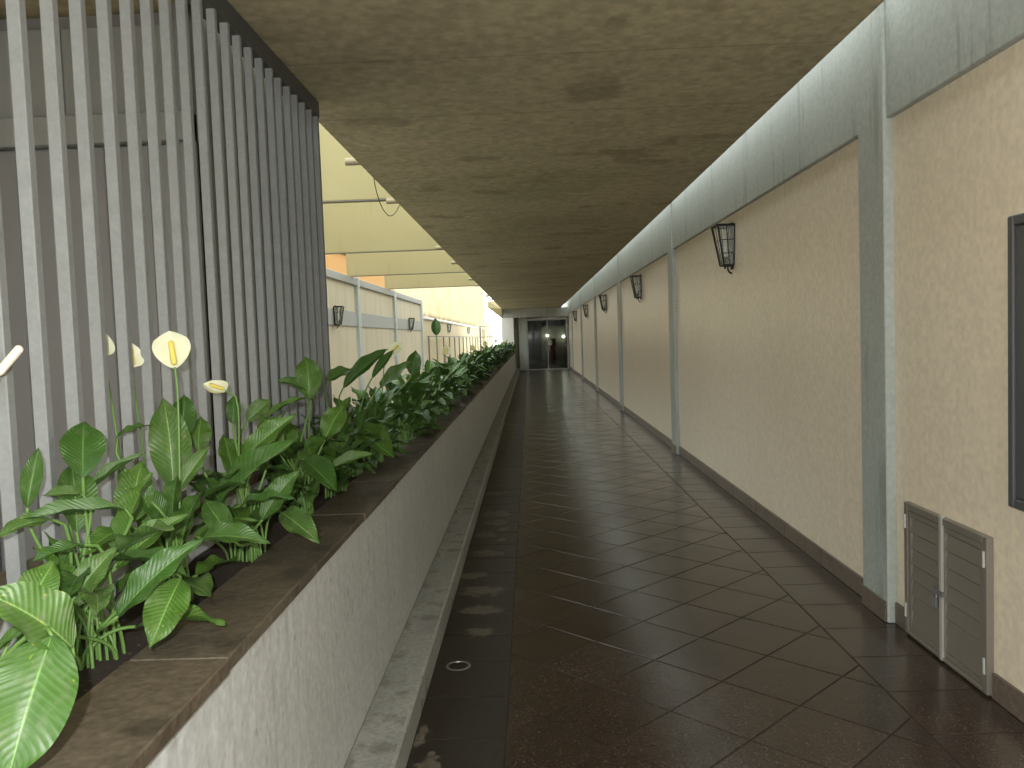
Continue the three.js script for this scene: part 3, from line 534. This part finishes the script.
heroSpots.forEach(([x, z, label, fill], i) => {
  const p = thing('peace_lily', label, 'plant', [x, Y0, z], 'peace lilies in the planter'); plants.push(p);
  const o = p.position;
  for (const [k, bx, by, bz, tx, ty, tz, w, up] of HERO) {
    if (k !== i) continue;
    const n = V(-bx, 1.6 - by, -bz).normalize().multiplyScalar(1 - up).add(V(0, up, 0)).normalize();
    addLeaf(p, V(bx, by, bz).sub(o), V(tx, ty, tz).sub(o), w, n);
  }
  for (let k = 0; k < fill; k++) { const l = keep(randomLeaf(i ? 0.82 : 0.6), x, z > -4.9 ? -1.14 : -1.4); addLeaf(p, l.base, l.tip, l.wid, l.n); }
});
{
  const p = plants[2], o = p.position, at = (x, y, z) => V(x, y, z).sub(o);
  flower(p, at(-0.996, 1.547, -2.3), V(-0.12, 1, -0.05), V(0.36, 0.12, 0.92).normalize(), 0.108, V(0.03, 0, 0.02), spadixMat, 1.25);
  flower(p, at(-1.215, 1.55, -2.5), V(-0.1, 1, -0.1), V(0.8, 0.1, 0.5).normalize(), 0.08, V(-0.07, 0.02, -0.05));
  flower(plants[1], V(-1.14, 1.548, -1.75).sub(plants[1].position), V(0.7, 0.72, 0), V(-0.3, 0.4, 0.8).normalize(), 0.125, V(-0.05, 0, 0.45), spadixPale, 0.72, V(-0.9, 0.3, 0.1));
  flower(p, at(-1.26, 1.585, -2.42), V(-0.15, 1, 0.1), V(0.85, 0, 0.4).normalize(), 0.085, V(-0.10, 0.02, 0));
  flower(plants[3], V(-1.004, 1.456, -2.7).sub(plants[3].position), V(-0.9, 0.35, 0), V(0.2, 0.8, 0.5).normalize(), 0.08, V(0, 0, 0));
  flower(plants[5], V(-0.83, 1.53, -4.9).sub(plants[5].position), V(0.75, 0.6, 0), V(-0.2, 0.5, 0.8).normalize(), 0.1, V(0.05, 0, -0.1));
}
// the rest of the row
const rowLabels = ['first', 'second', 'third', 'fourth', 'fifth', 'sixth', 'seventh', 'eighth'].map((n) => n + ' peace lily in the row past the end of the slat screen');
let rowN = 0;
for (let z = -5.0; z > -39.6; z -= rr(0.36, 0.46)) {
  const x = -0.92 + rr(-0.05, 0.06), far = z < -7.2;
  const label = rowN < 8 ? rowLabels[rowN] : z > -14 ? 'dark peace lily in the middle stretch of the planter beside the corridor' : 'small distant peace lily in the far stretch of the planter';
  const p = thing('peace_lily', label, 'plant', [x, Y0, z], rowN >= 8 ? (z > -14 ? 'peace lilies in the middle of the planter' : 'distant peace lilies in the planter') : 'peace lilies in the planter'); rowN++;
  if (!far) { for (let k = 0; k < 28; k++) { const l = keep(randomLeaf(1), x, -1.45); addLeaf(p, l.base, l.tip, l.wid, l.n); } continue; }
  const mats = [0, 1, 2, 3], gs = mats.map(() => []), st = [];
  for (let k = 0; k < 32; k++) {
    const l = keep(randomLeaf(rr(0.9, 1.1)), x, -1.45), d = l.tip.clone().sub(l.base);
    gs[k % 4].push(lowShapes[k % 7].clone().applyMatrix4(place(d, l.n, l.base, d.length(), l.wid)));
    st.push(new THREE.TubeGeometry(stalkCurve(V(0, -0.01, 0), l.base, d.normalize()), 3, 0.005, 3));
  }
  mats.forEach((k) => mesh('leaves', flat(gs[k]), leafMats[k], p)); mesh('leaf_stalks', flat(st), stalkMat, p);
  if (rowN % 11 === 0) flower(p, V(rr(-0.08, 0.05), rr(0.5, 0.62), 0), V(0.2, 1, 0), V(0.5, 0, 0.85).normalize(), 0.11, V(0, 0, 0));
}

scene.traverse((o) => { if (o.isMesh) o.castShadow = o.receiveShadow = true; });
renderer.render(scene, camera);
